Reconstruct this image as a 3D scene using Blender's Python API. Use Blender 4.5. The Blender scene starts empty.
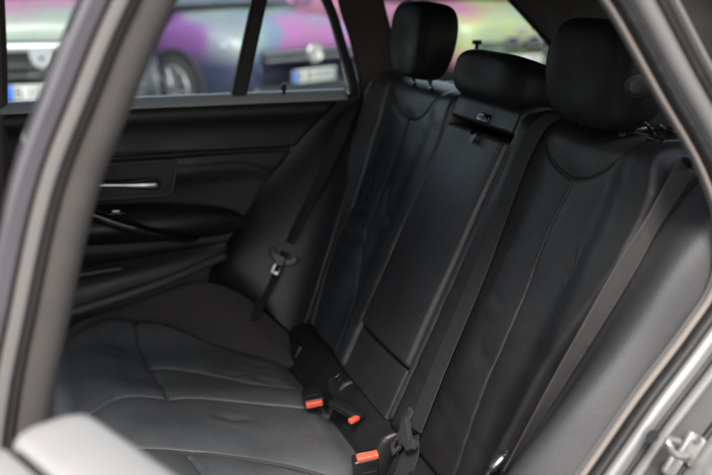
import bpy, math, random
import numpy as np
from mathutils import Vector, Matrix
from mathutils.bvhtree import BVHTree
random.seed(4); np.random.seed(4)
sc = bpy.context.scene
COL = sc.collection

# ------------------------------------------------------------------ camera
CAM = Vector((-0.97, -1.87, 1.42)); YAW = 18.6605; PITCH = 15.135
cd = bpy.data.cameras.new('camera'); cam = bpy.data.objects.new('camera', cd); COL.objects.link(cam)
cam.location = CAM
cam.rotation_euler = (math.radians(90-PITCH), 0, math.radians(-YAW))
cd.sensor_width = 36; cd.lens = 50.0; cd.clip_start = 0.02; cd.clip_end = 800
cd.dof.use_dof = True; cd.dof.focus_distance = 1.86; cd.dof.aperture_fstop = 2.7
sc.camera = cam

# ------------------------------------------------------------------ light
SUN_EL, SUN_AZ = 46, 200           # degrees; azimuth measured as the direction the light comes from
w = bpy.data.worlds.new('World'); sc.world = w; w.use_nodes = True
nt = w.node_tree; bg = nt.nodes['Background']
sky = nt.nodes.new('ShaderNodeTexSky'); sky.sky_type = 'NISHITA'; sky.sun_disc = False
sky.sun_elevation = math.radians(SUN_EL); sky.sun_rotation = math.radians(SUN_AZ)
sky.air_density = 1.0; sky.dust_density = 3.0; sky.ozone_density = 1.0
hs = nt.nodes.new('ShaderNodeHueSaturation'); hs.inputs['Saturation'].default_value = .6
nt.links.new(sky.outputs[0], hs.inputs['Color']); nt.links.new(hs.outputs[0], bg.inputs[0]); bg.inputs[1].default_value = 0.12
sd = bpy.data.lights.new('sun', 'SUN'); sd.energy = 2.0; sd.angle = math.radians(20); sd.color = (1, .97, .94)
sun = bpy.data.objects.new('sun', sd); COL.objects.link(sun)
a = math.radians(SUN_AZ); e = math.radians(SUN_EL)
sdir = Vector((math.sin(a)*math.cos(e), math.cos(a)*math.cos(e), math.sin(e)))
sun.rotation_euler = sdir.to_track_quat('Z', 'Y').to_euler()
sc.view_settings.view_transform = 'Standard'; sc.view_settings.look = 'None'
sc.view_settings.exposure = 1.42; sc.view_settings.gamma = 1
sc.view_settings.use_curve_mapping = False
sc.cycles.use_denoising = True
sc.cycles.max_bounces = 10; sc.cycles.transparent_max_bounces = 16

# ------------------------------------------------------------------ materials
def mat(name, col, rough=.5, metal=0, noise=None, bump=None, var=None, spec=.5, coat=0, sheen=0):
    """noise=(scale, amount) tints the base colour; bump=(kind, scale, strength, distance)"""
    m = bpy.data.materials.new(name); m.use_nodes = True
    n = m.node_tree.nodes; l = m.node_tree.links; b = n['Principled BSDF']
    b.inputs['Base Color'].default_value = (*col, 1)
    b.inputs['Roughness'].default_value = rough; b.inputs['Metallic'].default_value = metal
    b.inputs['Specular IOR Level'].default_value = spec
    b.inputs['Coat Weight'].default_value = coat; b.inputs['Coat Roughness'].default_value = .05
    b.inputs['Sheen Weight'].default_value = sheen
    tc = n.new('ShaderNodeTexCoord')
    if noise:
        t = n.new('ShaderNodeTexNoise'); t.inputs['Scale'].default_value = noise[0]; t.inputs['Detail'].default_value = 6
        l.new(tc.outputs['Object'], t.inputs[0])
        r = n.new('ShaderNodeMapRange'); r.inputs['From Min'].default_value = .3; r.inputs['From Max'].default_value = .7
        r.inputs['To Min'].default_value = 1-noise[1]; r.inputs['To Max'].default_value = 1+noise[1]
        l.new(t.outputs['Fac'], r.inputs['Value'])
        mx = n.new('ShaderNodeMix'); mx.data_type = 'RGBA'; mx.blend_type = 'MULTIPLY'; mx.inputs[0].default_value = 1
        mx.inputs[6].default_value = (*col, 1); l.new(r.outputs[0], mx.inputs[7]); l.new(mx.outputs[2], b.inputs['Base Color'])
        r2 = n.new('ShaderNodeMapRange'); r2.inputs['From Min'].default_value = .3; r2.inputs['From Max'].default_value = .7
        r2.inputs['To Min'].default_value = max(0, rough-.07); r2.inputs['To Max'].default_value = min(1, rough+.07)
        l.new(t.outputs['Fac'], r2.inputs['Value']); l.new(r2.outputs[0], b.inputs['Roughness'])
    if bump:
        kind, s, st, di = bump
        if kind == 'leather':
            t = n.new('ShaderNodeTexVoronoi'); t.inputs['Scale'].default_value = s; t.feature = 'DISTANCE_TO_EDGE'; o = t.outputs['Distance']
        elif kind == 'weave':
            t = n.new('ShaderNodeTexWave'); t.inputs['Scale'].default_value = s; t.inputs['Distortion'].default_value = .6
            t.inputs['Detail'].default_value = 1; o = t.outputs['Fac']
        else:
            t = n.new('ShaderNodeTexNoise'); t.inputs['Scale'].default_value = s; t.inputs['Detail'].default_value = 5; o = t.outputs['Fac']
        l.new(tc.outputs['Object'], t.inputs[0])
        bp = n.new('ShaderNodeBump'); bp.inputs['Strength'].default_value = st; bp.inputs['Distance'].default_value = di
        if kind == 'leather':           # fine pores over shallow irregular wrinkles
            t2 = n.new('ShaderNodeTexNoise'); t2.inputs['Scale'].default_value = 34; t2.inputs['Detail'].default_value = 7; t2.inputs['Distortion'].default_value = 1.2
            l.new(tc.outputs['Object'], t2.inputs[0])
            ad = n.new('ShaderNodeMath'); ad.operation = 'MULTIPLY_ADD'; ad.inputs[1].default_value = 1.7; l.new(t2.outputs['Fac'], ad.inputs[0]); l.new(o, ad.inputs[2]); o = ad.outputs[0]
        l.new(o, bp.inputs['Height']); l.new(bp.outputs[0], b.inputs['Normal'])
    return m

M = {}
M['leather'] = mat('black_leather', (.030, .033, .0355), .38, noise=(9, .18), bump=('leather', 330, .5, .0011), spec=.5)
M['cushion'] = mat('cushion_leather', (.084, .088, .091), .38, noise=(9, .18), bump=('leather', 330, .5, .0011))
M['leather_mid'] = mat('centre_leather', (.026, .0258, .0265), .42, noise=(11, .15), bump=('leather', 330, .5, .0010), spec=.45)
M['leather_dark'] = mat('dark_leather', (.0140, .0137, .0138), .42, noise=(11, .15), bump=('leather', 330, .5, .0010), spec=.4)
M['bolster'] = mat('lit_bolster_trim', (.035, .0352, .0356), .50, noise=(260, .12), bump=('noise', 520, .6, .0009))  # near side copy of the bolster trim, made paler for the daylight
M['bolster_dark'] = mat('shaded_bolster_trim', (.0065, .0065, .0068), .45, noise=(12, .1), bump=('leather', 420, .3, .0006))  # shaded copy of the bolster trim, cabin dimness put into the colour
M['fabric'] = mat('grey_fabric', (.033, .0298, .0285), .85, noise=(30, .15), bump=('noise', 900, .5, .001), sheen=.1)
M['headrest'] = mat('headrest_leather', (.006, .0058, .0056), .58, noise=(12, .2), bump=('leather', 420, .3, .0006), spec=.35)
M['webbing'] = mat('seat_belt_webbing', (.0105, .0103, .0102), .75, bump=('weave', 300, .5, .0006), sheen=.03)
M['pillar_flange'] = mat('pillar_flange_paint', (.20, .188, .176), .5, .2)
M['pillar_seal'] = mat('brown_pillar_seal', (.05, .043, .039), .7)
M['webbing_far'] = mat('far_seat_belt_webbing', (.022, .0215, .021), .75, bump=('weave', 300, .5, .0006))
M['webbing_light'] = mat('brown_seat_belt_webbing', (.037, .0335, .032), .8, noise=(40, .15), bump=('weave', 300, .5, .0006), sheen=.05)  # paler and browner than the other two webbings
M['plastic'] = mat('black_plastic', (.012, .012, .013), .38, noise=(40, .1), bump=('noise', 500, .15, .0004))
M['plastic_grey'] = mat('grey_plastic', (.030, .032, .034), .42, noise=(30, .1))
M['gloss'] = mat('gloss_black', (.006, .006, .007), .12)
M['orange'] = mat('orange_button', (.58, .090, .050), .5)
M['white_mark'] = mat('white_print', (.7, .68, .65), .6)
M['tongue'] = mat('brushed_steel', (.38, .37, .35), .35, 1, noise=(60, .2))
M['chrome'] = mat('satin_chrome', (.62, .60, .57), .22, 1)
M['door_vinyl'] = mat('door_vinyl', (.0122, .0113, .0108), .50, noise=(12, .1), bump=('leather', 500, .3, .0005))
M['door_insert'] = mat('door_insert', (.011, .010, .009), .55, noise=(20, .1), bump=('leather', 500, .3, .0005))
M['door_grey'] = mat('door_lower_trim', (.040, .039, .038), .55, noise=(20, .1))
M['belt_roll'] = mat('belt_line_trim', (.42, .45, .48), .38)
M['rubber'] = mat('seal_rubber', (.016, .0155, .015), .55, noise=(60, .2))
M['seal_beige'] = mat('beige_seal_lip', (.20, .172, .150), .8, bump=('noise', 700, .4, .001))
M['pillar_cloth'] = mat('pillar_cloth', (.065, .055, .044), .9, noise=(50, .1), bump=('noise', 800, .3, .0006))
M['pillar_trim'] = mat('beige_pillar_trim', (.076, .068, .062), .62, noise=(18, .08), bump=('noise', 700, .2, .0005))
M['pillar_outer'] = mat('pillar_sky_reflection', (.085, .078, .086), .32, noise=(8, .05), coat=.5)  # gloss cover with the mauve sky reflection put into its colour
M['paint'] = mat('silver_paint_lit', (.47, .455, .44), .38, .4, noise=(6, .03), coat=.35)  # lit copy of the one car paint, made paler for skyward faces
M['flange'] = mat('silver_paint_dim', (.27, .263, .255), .36, .5, noise=(6, .05), coat=.35)  # same car paint, dimmer copy for the doorway edges
M['jamb'] = mat('silver_paint_shaded', (.034, .031, .028), .55, 0, noise=(15, .2), coat=0)  # same car paint with the doorway's shade put into the colour
M['headliner'] = mat('headliner', (.12, .115, .11), .95, bump=('noise', 600, .3, .0008))
M['steel'] = mat('zinc_steel', (.40, .395, .38), .38, .7, noise=(40, .15))
M['tyre'] = mat('tyre', (.018, .018, .019), .8)
M['alloy'] = mat('alloy', (.40, .41, .43), .35, .5)
M['wheel_alloy'] = mat('wheel_alloy', (.22, .22, .24), .4, .5)
M['carpet'] = mat('carpet', (.02, .02, .02), .95, bump=('noise', 900, .6, .002))
M['plate'] = mat('plate_white', (.42, .42, .40), .5)
M['plate_blue'] = mat('plate_blue', (.01, .10, .42), .5)
M['ink'] = mat('plate_ink', (.03, .03, .03), .6)
M['lamp_black'] = mat('grille_black', (.012, .013, .016), .4)

def glass(name, tint, gloss=.06):
    m = bpy.data.materials.new(name); m.use_nodes = True
    n = m.node_tree.nodes; l = m.node_tree.links; n.clear()
    o = n.new('ShaderNodeOutputMaterial'); t = n.new('ShaderNodeBsdfTransparent'); g = n.new('ShaderNodeBsdfGlossy')
    t.inputs[0].default_value = (*tint, 1); g.inputs['Roughness'].default_value = .02
    f = n.new('ShaderNodeFresnel'); f.inputs[0].default_value = 1.45
    mx = n.new('ShaderNodeMixShader'); l.new(f.outputs[0], mx.inputs[0]); l.new(t.outputs[0], mx.inputs[1]); l.new(g.outputs[0], mx.inputs[2])
    l.new(mx.outputs[0], o.inputs[0]); return m
M['glass'] = glass('window_glass', (.93, .97, .95))
M['dark_glass'] = mat('tinted_glass', (.05, .065, .075), .08, coat=1)
M['lens'] = mat('headlight_lens', (.55, .60, .64), .12, .3, coat=1)

def reflection_paint(name, stops, scale, seed, metal=.35, low=None, side=.35):
    """rainbow sky reflections put into the base colour as broad patches, darker lower panels where the car has them"""
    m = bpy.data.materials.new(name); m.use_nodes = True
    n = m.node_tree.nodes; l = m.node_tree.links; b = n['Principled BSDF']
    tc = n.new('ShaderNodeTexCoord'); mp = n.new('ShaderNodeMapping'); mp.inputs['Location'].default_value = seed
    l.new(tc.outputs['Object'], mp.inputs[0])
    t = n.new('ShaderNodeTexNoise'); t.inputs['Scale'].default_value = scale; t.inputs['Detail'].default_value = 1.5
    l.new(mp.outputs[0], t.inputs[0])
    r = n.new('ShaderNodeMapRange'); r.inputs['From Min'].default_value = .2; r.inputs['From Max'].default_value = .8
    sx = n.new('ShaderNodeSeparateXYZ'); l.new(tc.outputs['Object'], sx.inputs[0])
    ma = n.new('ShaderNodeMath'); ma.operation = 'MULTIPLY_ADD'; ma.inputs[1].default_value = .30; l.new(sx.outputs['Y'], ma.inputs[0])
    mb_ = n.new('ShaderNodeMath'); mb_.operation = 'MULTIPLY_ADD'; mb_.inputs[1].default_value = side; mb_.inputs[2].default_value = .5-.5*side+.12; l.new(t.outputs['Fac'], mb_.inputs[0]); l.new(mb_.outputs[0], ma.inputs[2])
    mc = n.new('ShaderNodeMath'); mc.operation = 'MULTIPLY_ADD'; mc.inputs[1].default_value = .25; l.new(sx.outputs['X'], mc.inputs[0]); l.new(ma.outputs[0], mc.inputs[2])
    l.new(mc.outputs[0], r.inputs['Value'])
    c = n.new('ShaderNodeValToRGB'); c.color_ramp.interpolation = 'EASE'  # ramp of painted reflection colours, not the cars' own paint
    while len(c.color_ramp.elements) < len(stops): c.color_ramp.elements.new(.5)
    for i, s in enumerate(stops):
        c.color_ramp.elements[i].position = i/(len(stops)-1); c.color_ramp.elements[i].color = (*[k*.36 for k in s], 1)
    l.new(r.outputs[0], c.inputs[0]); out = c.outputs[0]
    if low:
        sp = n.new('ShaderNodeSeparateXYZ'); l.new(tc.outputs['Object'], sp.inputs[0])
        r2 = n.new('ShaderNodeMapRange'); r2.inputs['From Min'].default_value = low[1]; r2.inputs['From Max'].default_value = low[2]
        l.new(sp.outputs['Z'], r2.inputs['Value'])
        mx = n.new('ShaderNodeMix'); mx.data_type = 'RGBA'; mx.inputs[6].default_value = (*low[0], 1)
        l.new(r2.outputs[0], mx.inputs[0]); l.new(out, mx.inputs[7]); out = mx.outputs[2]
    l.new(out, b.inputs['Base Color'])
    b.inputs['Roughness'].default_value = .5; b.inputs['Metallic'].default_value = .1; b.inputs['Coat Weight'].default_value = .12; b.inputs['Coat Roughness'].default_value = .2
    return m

# ------------------------------------------------------------------ object helpers
def empty(name, loc=(0, 0, 0), rz=0, label=None, cat=None, group=None, kind=None):
    o = bpy.data.objects.new(name, None); COL.objects.link(o)
    o.location = loc; o.rotation_euler = (0, 0, rz); o.empty_display_size = .1
    tag(o, label, cat, group, kind); return o
def tag(o, label=None, cat=None, group=None, kind=None):
    if label: o['label'] = label
    if cat: o['category'] = cat
    if group: o['group'] = group
    if kind: o['kind'] = kind
    return o
def mesh(name, verts, faces, m, parent=None, smooth=True, world=True):
    me = bpy.data.meshes.new(name); me.from_pydata([tuple(map(float, v)) for v in verts], [], faces); me.update()
    me.materials.append(m)
    me.polygons.foreach_set('use_smooth', [True]*len(me.polygons))
    if not smooth: me.set_sharp_from_angle(angle=math.radians(38))
    o = bpy.data.objects.new(name, me); COL.objects.link(o)
    if parent:
        o.parent = parent
        if world: 
            pm = root_matrix(parent)
            o.matrix_parent_inverse = Matrix.Identity(4)
            me.transform(pm.inverted())
    me.update()
    return o
def root_matrix(p):
    m = Matrix.Identity(4)
    while p: 
        m = p.matrix_basis @ m; p = p.parent
    return m

class MB:
    """collects shapes into one mesh"""
    def __init__(s): s.v = []; s.f = []
    def add(s, v, f):
        k = len(s.v); s.v += [tuple(map(float, x)) for x in v]; s.f += [tuple(i+k for i in q) for q in f]; return s
    def build(s, name, m, parent=None, smooth=False, world=True): return mesh(name, s.v, s.f, m, parent, smooth, world)

def rbox(c, size, r=.004, R=None, seg=3):
    """rounded box: returns verts, faces (a box with bevelled edges)"""
    import bmesh
    bm = bmesh.new(); bmesh.ops.create_cube(bm, size=1)
    for v in bm.verts: v.co = Vector((v.co.x*size[0], v.co.y*size[1], v.co.z*size[2]))
    r = min(r, min(size)*.49)
    if r > 0: bmesh.ops.bevel(bm, geom=list(bm.edges), offset=r, segments=seg, affect='EDGES', profile=.5)
    bm.verts.index_update()
    vs = [(R @ v.co if R else v.co) + Vector(c) for v in bm.verts]
    fs = [[v.index for v in f.verts] for f in bm.faces]; bm.free()
    return vs, fs

def frame(x, y):                      # rotation whose local X is x and whose local Y is near y
    x = Vector(x).normalized(); z = x.cross(Vector(y)).normalized(); y = z.cross(x)
    return Matrix((x, y, z)).transposed()

def catmull(P, n):
    P = np.array(P, float)
    if len(P) == 2:
        t = np.linspace(0, 1, n)[:, None]; return P[0]*(1-t)+P[1]*t
    d = np.r_[0, np.cumsum(np.maximum(np.linalg.norm(np.diff(P, axis=0), axis=1), 1e-6)**.5)]
    Q = np.vstack([2*P[0]-P[1], P, 2*P[-1]-P[-2]])
    dd = np.r_[-(d[1]-d[0]), d, d[-1]+(d[-1]-d[-2])]
    out = []
    for s in np.linspace(0, d[-1], n):
        i = min(max(np.searchsorted(d, s, 'right')-1, 0), len(P)-2)
        p0, p1, p2, p3 = Q[i:i+4]; t0, t1, t2, t3 = dd[i:i+4]
        A1 = (t1-s)/(t1-t0)*p0+(s-t0)/(t1-t0)*p1; A2 = (t2-s)/(t2-t1)*p1+(s-t1)/(t2-t1)*p2; A3 = (t3-s)/(t3-t2)*p2+(s-t2)/(t3-t2)*p3
        B1 = (t2-s)/(t2-t0)*A1+(s-t0)/(t2-t0)*A2; B2 = (t3-s)/(t3-t1)*A2+(s-t1)/(t3-t1)*A3
        out.append((t2-s)/(t2-t1)*B1+(s-t1)/(t2-t1)*B2)
    return np.array(out)

def closed_grid(name, T, B, m, parent):
    """top grid T and bottom grid B, both (na, nb, 3), stitched into a closed shape"""
    na, nb = T.shape[:2]; N = na*nb
    idx = np.arange(N).reshape(na, nb); F = []
    for i in range(na-1):
        for j in range(nb-1):
            F.append((idx[i, j], idx[i+1, j], idx[i+1, j+1], idx[i, j+1]))
            F.append((N+idx[i, j+1], N+idx[i+1, j+1], N+idx[i+1, j], N+idx[i, j]))
    ring = [idx[i, 0] for i in range(na)]+[idx[na-1, j] for j in range(1, nb)]+[idx[i, nb-1] for i in range(na-2, -1, -1)]+[idx[0, j] for j in range(nb-2, 0, -1)]
    for k in range(len(ring)):
        p, q = ring[k], ring[(k+1) % len(ring)]; F.append((q, p, N+p, N+q))
    F = [tuple(int(x) for x in f) for f in F]
    # make the top face outward (away from B)
    c = np.cross(T[1, 0]-T[0, 0], T[0, 1]-T[0, 0]); 
    mid = (na//2, nb//2)
    c = np.cross(T[mid[0]+1 if na > 2 else 1, mid[1]]-T[mid], T[mid[0], mid[1]+1 if nb > 2 else 1]-T[mid]) if na > 2 and nb > 2 else c
    if np.dot(c, (T-B)[mid]) < 0: F = [f[::-1] for f in F]
    return mesh(name, np.vstack([T.reshape(-1, 3), B.reshape(-1, 3)]), F, m, parent)

def edge_warp(n, ne=5, frac=.06):
    a = np.linspace(0, frac, ne, endpoint=False)**1
    return np.r_[a, np.linspace(frac, 1-frac, n-2*ne), (1-a)[::-1]]

def dseg(Y, H, poly, smooth=True, ends=False):
    """distance from points to a (smoothed) polyline, and the side-free parameter"""
    P = catmull(poly, max(24, 8*len(poly))) if smooth and len(poly) > 2 else np.array(poly, float)
    D = np.full(Y.shape, 9.); TT = np.zeros(Y.shape); ns = len(P)-1
    for kk, (p, q) in enumerate(zip(P[:-1], P[1:])):
        dy, dh = q-p; L = dy*dy+dh*dh+1e-12
        t = np.clip(((Y-p[0])*dy+(H-p[1])*dh)/L, 0, 1)
        d1 = np.hypot(Y-p[0]-t*dy, H-p[1]-t*dh); TT = np.where(d1 < D, (kk+t)/ns, TT); D = np.minimum(D, d1)
    return (D, np.sin(np.pi*TT)**1.0) if ends else D
def sstep(x): x = np.clip(x, 0, 1); return x*x*(3-2*x)

def pad(name, mp, L, R, b0, b1, wfun, m, parent, na=90, nb=200, depth=.08, r=.02, seams=(), creases=(), rb=None, rt=None):
    """upholstered panel: height field w over (a, b) with rounded borders, stitched grooves and soft creases"""
    sb = edge_warp(nb); bb = b0+(b1-b0)*sb
    Lb = np.array([L(b) for b in bb]); Rb = np.array([R(b) for b in bb])
    sa = edge_warp(na)
    A = Lb[None]+(Rb-Lb)[None]*sa[:, None]; Bm = np.repeat(bb[None], na, 0)
    W = wfun(A, Bm)
    d = np.minimum(np.abs(A-Lb[None]), np.abs(Rb[None]-A))
    def rnd(d, r): 
        q = np.clip(d, 0, r); return -(r-np.sqrt(np.maximum(r*r-(r-q)**2, 0)))
    W = W+rnd(d, r)
    if rb: W = W+rnd(Bm-b0, rb)
    if rt: W = W+rnd(b1-Bm, rt)
    for s in seams:
        poly, dep, wid, puff = s[:4]
        D = dseg(A, Bm, poly)
        W = W-dep*np.exp(-(D/wid)**2)-puff*np.exp(-D/.028)
    for c in creases:
        poly, dep, wid = c
        D, te = dseg(A, Bm, poly, ends=True); W = W-te*dep*np.exp(-(D/wid)**2)+te*.4*dep*np.exp(-((D-2*wid)/wid)**2)
    T = mp(A, Bm, W); Bt = mp(A, Bm, np.full_like(W, -depth))
    return closed_grid(name, T, Bt, m, parent)

def loft(name, curves, m, parent, nu=40, nv=30, thick=.01, bulge=0, disp=None):
    C = [catmull(c, nu) for c in curves]
    G = np.array([catmull([c[i] for c in C], nv) for i in range(nu)])     # (nu, nv, 3)
    gu = np.gradient(G, axis=0); gv = np.gradient(G, axis=1)
    Nn = np.cross(gu, gv); Nn /= np.maximum(np.linalg.norm(Nn, axis=2, keepdims=True), 1e-9)
    eye = np.array(CAM)
    if np.sum((eye-G[nu//2, nv//2])*Nn[nu//2, nv//2]) < 0: Nn = -Nn
    u = np.linspace(0, 1, nu)[:, None]; v = np.linspace(0, 1, nv)[None]
    if bulge: G = G+Nn*(bulge*np.sin(np.pi*u)**.6*np.sin(np.pi*v)**.6)[..., None]
    if disp is not None: G = G+Nn*disp(G)[..., None]
    return closed_grid(name, G, G-Nn*thick, m, parent)

def tube(path, rad, seg=10, closed=False):
    P = np.array(path, float); V = []; F = []
    n = len(P); rads = rad if hasattr(rad, '__len__') else [rad]*n
    up = np.array([0.13, .21, .97])
    for i in range(n):
        t = P[min(i+1, n-1)]-P[max(i-1, 0)] if not closed else P[(i+1) % n]-P[i-1]
        t = t/np.linalg.norm(t); a = np.cross(t, up); a /= np.linalg.norm(a); b = np.cross(t, a)
        for k in range(seg):
            q = 2*math.pi*k/seg; V.append(P[i]+rads[i]*(math.cos(q)*a+math.sin(q)*b))
    for i in range(n if closed else n-1):
        j = (i+1) % n
        for k in range(seg): F.append((i*seg+k, i*seg+(k+1) % seg, j*seg+(k+1) % seg, j*seg+k))
    if not closed: F += [tuple(range(seg))[::-1], tuple((n-1)*seg+k for k in range(seg))]
    return V, F

def strap(name, pts, wdirs, width, m, parent, thick=.0014, n=70):
    """flat webbing following points; wdirs = direction across the webbing at each point"""
    P = catmull(pts, n); Wd = catmull(wdirs, n)
    V = []; F = []
    cols = [(-1, .3), (-.96, 1.25), (-.88, 1.25), (-.84, .7), (.84, .7), (.88, 1.25), (.96, 1.25), (1, .3), (1, -.3), (.95, -1), (-.95, -1), (-1, -.3)]
    for i in range(n):
        t = P[min(i+1, n-1)]-P[max(i-1, 0)]; t /= np.linalg.norm(t)
        wv = Wd[i]-t*np.dot(t, Wd[i]); wv /= np.linalg.norm(wv); nn = np.cross(t, wv)
        for a_, b_ in cols: V.append(P[i]+wv*a_*width/2+nn*b_*thick)
    k = len(cols)
    for i in range(n-1):
        for j in range(k): F.append((i*k+j, i*k+(j+1) % k, (i+1)*k+(j+1) % k, (i+1)*k+j))
    F += [tuple(range(k))[::-1], tuple((n-1)*k+j for j in range(k))]
    return mesh(name, V, F, m, parent, smooth=False)

# where a line of sight from a fixed survey point meets surfaces already built
_bb = {}
def surf(objs):
    key = tuple(o.name for o in objs)
    if key not in _bb:
        V = []; F = []
        for o in objs:
            k = len(V); mw = root_matrix(o)
            V += [mw @ v.co for v in o.data.vertices]; F += [tuple(i+k for i in p.vertices) for p in o.data.polygons]
        _bb[key] = BVHTree.FromPolygons(V, F)
    return _bb[key]
SURVEY = Vector((-0.97, -1.87, 1.42))
_a = math.radians(18.6605); _p = math.radians(15.135)
_fw = Vector((math.sin(_a)*math.cos(_p), math.cos(_a)*math.cos(_p), -math.sin(_p)))
_rt = Vector((math.cos(_a), -math.sin(_a), 0)); _up = _rt.cross(_fw)
def sight(px, py): return (_fw*989+_rt*(px-356)-_up*(py-237.5)).normalized()
def hit(px, py, objs, off=0):
    d = sight(px, py); loc, nn, i, dist = surf(objs).ray_cast(SURVEY, d)
    if loc is None:                    # past the rim of the upholstery: carry on in the backrest plane
        n0 = Vector((-.9081, 0, .4188)); t = n0.dot(Vector((0, 0, 1.155))-SURVEY)/n0.dot(d)
        return np.array(SURVEY+d*t+n0*off), np.array(n0)
    if nn.dot(d) > 0: nn = -nn
    return np.array(loc+nn*off), np.array(nn)

# ------------------------------------------------------------------ ground
def slab(name, x0, x1, y0, y1, z0, z1, m, kind='structure', r=0, parent=None):
    v, f = rbox(((x0+x1)/2, (y0+y1)/2, (z0+z1)/2), (x1-x0, y1-y0, z1-z0), r)
    o = MB().add(v, f).build(name, m, parent)
    if kind and not parent: o['kind'] = kind
    return o
M['asphalt'] = mat('asphalt', (.055, .055, .056), .9, noise=(2.5, .25), bump=('noise', 90, .8, .01))
M['paving'] = mat('paving', (.22, .21, .20), .9, noise=(1.2, .2), bump=('noise', 40, .5, .01))
slab('ground', -300, 300, -300, 300, -.3, 0, M['asphalt'])
slab('pavement', -60, 60, 5.0, 22, .002, .12, M['paving'], r=.02)

# ------------------------------------------------------------------ seat coordinates
TOP = np.array([0, 0, 1.155]); UP = np.array([.4188, 0, .9081]); NR = np.array([-.9081, 0, .4188])
O0 = np.array([-.339, 0, .42])
def back(y, h, w_):                    # backrest plane: across, up the slope, out of the cushion
    y = np.asarray(y, float)
    return O0+y[..., None]*np.array([0, 1, 0])+np.asarray(h, float)[..., None]*UP+np.asarray(w_, float)[..., None]*NR
def interp(hs, ys): return lambda b: float(np.interp(b, hs, ys))

seat = empty('rear_seat', (-.3, .03, .3), 0, 'black leather rear bench seat with quilted backrests and three head restraints', 'car seat')
YC = .05
# ---- outer backrests
def back_w(c, s):
    def f(Y, H):
        q = (Y-c)*s                    # positive towards the door
        w_ = (.058 if s > 0 else .046)*sstep((q-.085)/.13)+.016*sstep((-q-.12)/.10)
        w_ += .018*np.exp(-((H-.30)/.16)**2)*(1-sstep((np.abs(q)-.05)/.12))      # lumbar swell
        w_ += .014*sstep((H-.66)/.12)
        w_ -= .04*sstep((H-.74)/.09)**2
        w_ += .0006*np.sin(31*Y+9*np.sin(14*H))*np.sin(17*H+1.3)
        w_ += .0005*np.sin(57*H+11*Y)*np.exp(-((H-.4)/.2)**2)
        return w_
    return f
far_out = interp([0, .1, .2, .4, .6, .72, .8, .83], [.545, .55, .565, .60, .655, .665, .64, .60])
near_out = interp([0, .1, .2, .4, .6, .72, .8, .83], [-.50, -.505, -.525, -.565, -.625, -.635, -.61, -.57])
far_back = pad('far_backrest'.replace('far_', ''), back, lambda b: .196, far_out, .098, .826, back_w(.46, 1), M['leather'], seat, na=230, nb=430, depth=.10, r=.014, rt=.045, rb=.012,
    seams=[([(.455, .70), (.445, .60), (.40, .41), (.30, .22), (.27, .10)], .0042, .0034, .005),
           ([(.60, .83), (.585, .765), (.535, .715), (.457, .700), (.375, .712), (.325, .765), (.31, .83)], .0024, .0028, .0025),
           ([(.60, .83), (.59, .62), (.555, .42), (.52, .25), (.49, .10)], .005, .003, .004)],
    creases=[([(.56, .44), (.50, .43), (.43, .445)], 0.0090, 0.0112), ([(.55, .38), (.47, .365), (.36, .385)], 0.0080, 0.0125), ([(.36, .47), (.30, .45), (.24, .46)], 0.0067, 0.0112),
             ([(.38, .33), (.32, .315), (.25, .33)], .0035, .010), ([(.50, .30), (.42, .30), (.36, .29)], .003, .011), ([(.54, .55), (.50, .50), (.49, .45)], .003, .01), ([(.41, .55), (.37, .50), (.34, .42)], .0025, .010)])
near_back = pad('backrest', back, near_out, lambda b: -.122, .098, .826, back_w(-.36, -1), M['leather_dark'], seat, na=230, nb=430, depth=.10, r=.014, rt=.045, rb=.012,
    seams=[([(-.345, .70), (-.340, .60), (-.375, .41), (-.395, .22), (-.40, .10)], .0034, .0034, .004),
           ([(-.17, .83), (-.20, .765), (-.26, .722), (-.345, .703), (-.42, .722), (-.47, .765), (-.50, .83)], .0022, .0028, .0025)],
    creases=[([(-.44, .60), (-.455, .57), (-.47, .53)], .0035, .006), ([(-.30, .36), (-.35, .34), (-.38, .35)], .0018, .012), ([(-.27, .45), (-.31, .44), (-.33, .45)], .0018, .012)])
# ---- centre section: top strip, folding armrest, lower filler
cw = lambda Y, H: .012+.0008*np.sin(25*H+8*Y)
topstrip = pad('centre_top_pad', back, lambda b: -.118, lambda b: .192, .742, .822, lambda Y, H: .022-.03*sstep((H-.78)/.06), M['leather_dark'], seat, na=60, nb=40, depth=.10, r=.010, rt=.025, rb=.008)
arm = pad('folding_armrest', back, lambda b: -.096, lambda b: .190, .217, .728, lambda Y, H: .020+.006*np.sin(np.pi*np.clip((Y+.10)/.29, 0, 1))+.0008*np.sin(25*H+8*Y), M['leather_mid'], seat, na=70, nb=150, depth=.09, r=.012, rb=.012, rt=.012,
    seams=[([(-.082, .22), (-.082, .725)], .0012, .002, 0), ([(.176, .22), (.176, .725)], .0012, .002, 0)])
side_strip = pad('centre_side_pad', back, lambda b: -.1195, lambda b: -.0985, .11, .738, lambda Y, H: .012+0*Y, M['leather_mid'], seat, na=14, nb=80, depth=.09, r=.008)
filler = pad('centre_lower_pad', back, lambda b: -.096, lambda b: .190, .100, .213, lambda Y, H: .010+0*Y, M['leather_mid'], seat, na=50, nb=40, depth=.09, r=.008, rt=.006)
# release loop and its bezel, on the top strip
p, n_ = hit(484, 118, [topstrip], .0)
Rf = frame((0, 1, 0), UP)
bz = MB().add(*rbox(p+n_*.001, (.052, .020, .006), .003, Rf)).build('release_bezel', M['gloss'], seat)
MB().add(*rbox(p+n_*.004, (.034, .007, .004), .002, Rf)).build('release_lever', M['plastic_grey'], bz)
pts = [back(.050, .715+.030*t-.0, .030+.012*math.sin(math.pi*t)) for t in np.linspace(0, 1, 6)]
lp = strap('pull_loop', [hit(480, 131, [arm], -.004)[0], hit(477, 136, [arm], .007)[0], hit(473, 143, [arm], .006)[0]], [(.1, 1, 0)]*3, .024, M['plastic'], seat, n=24)
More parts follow.
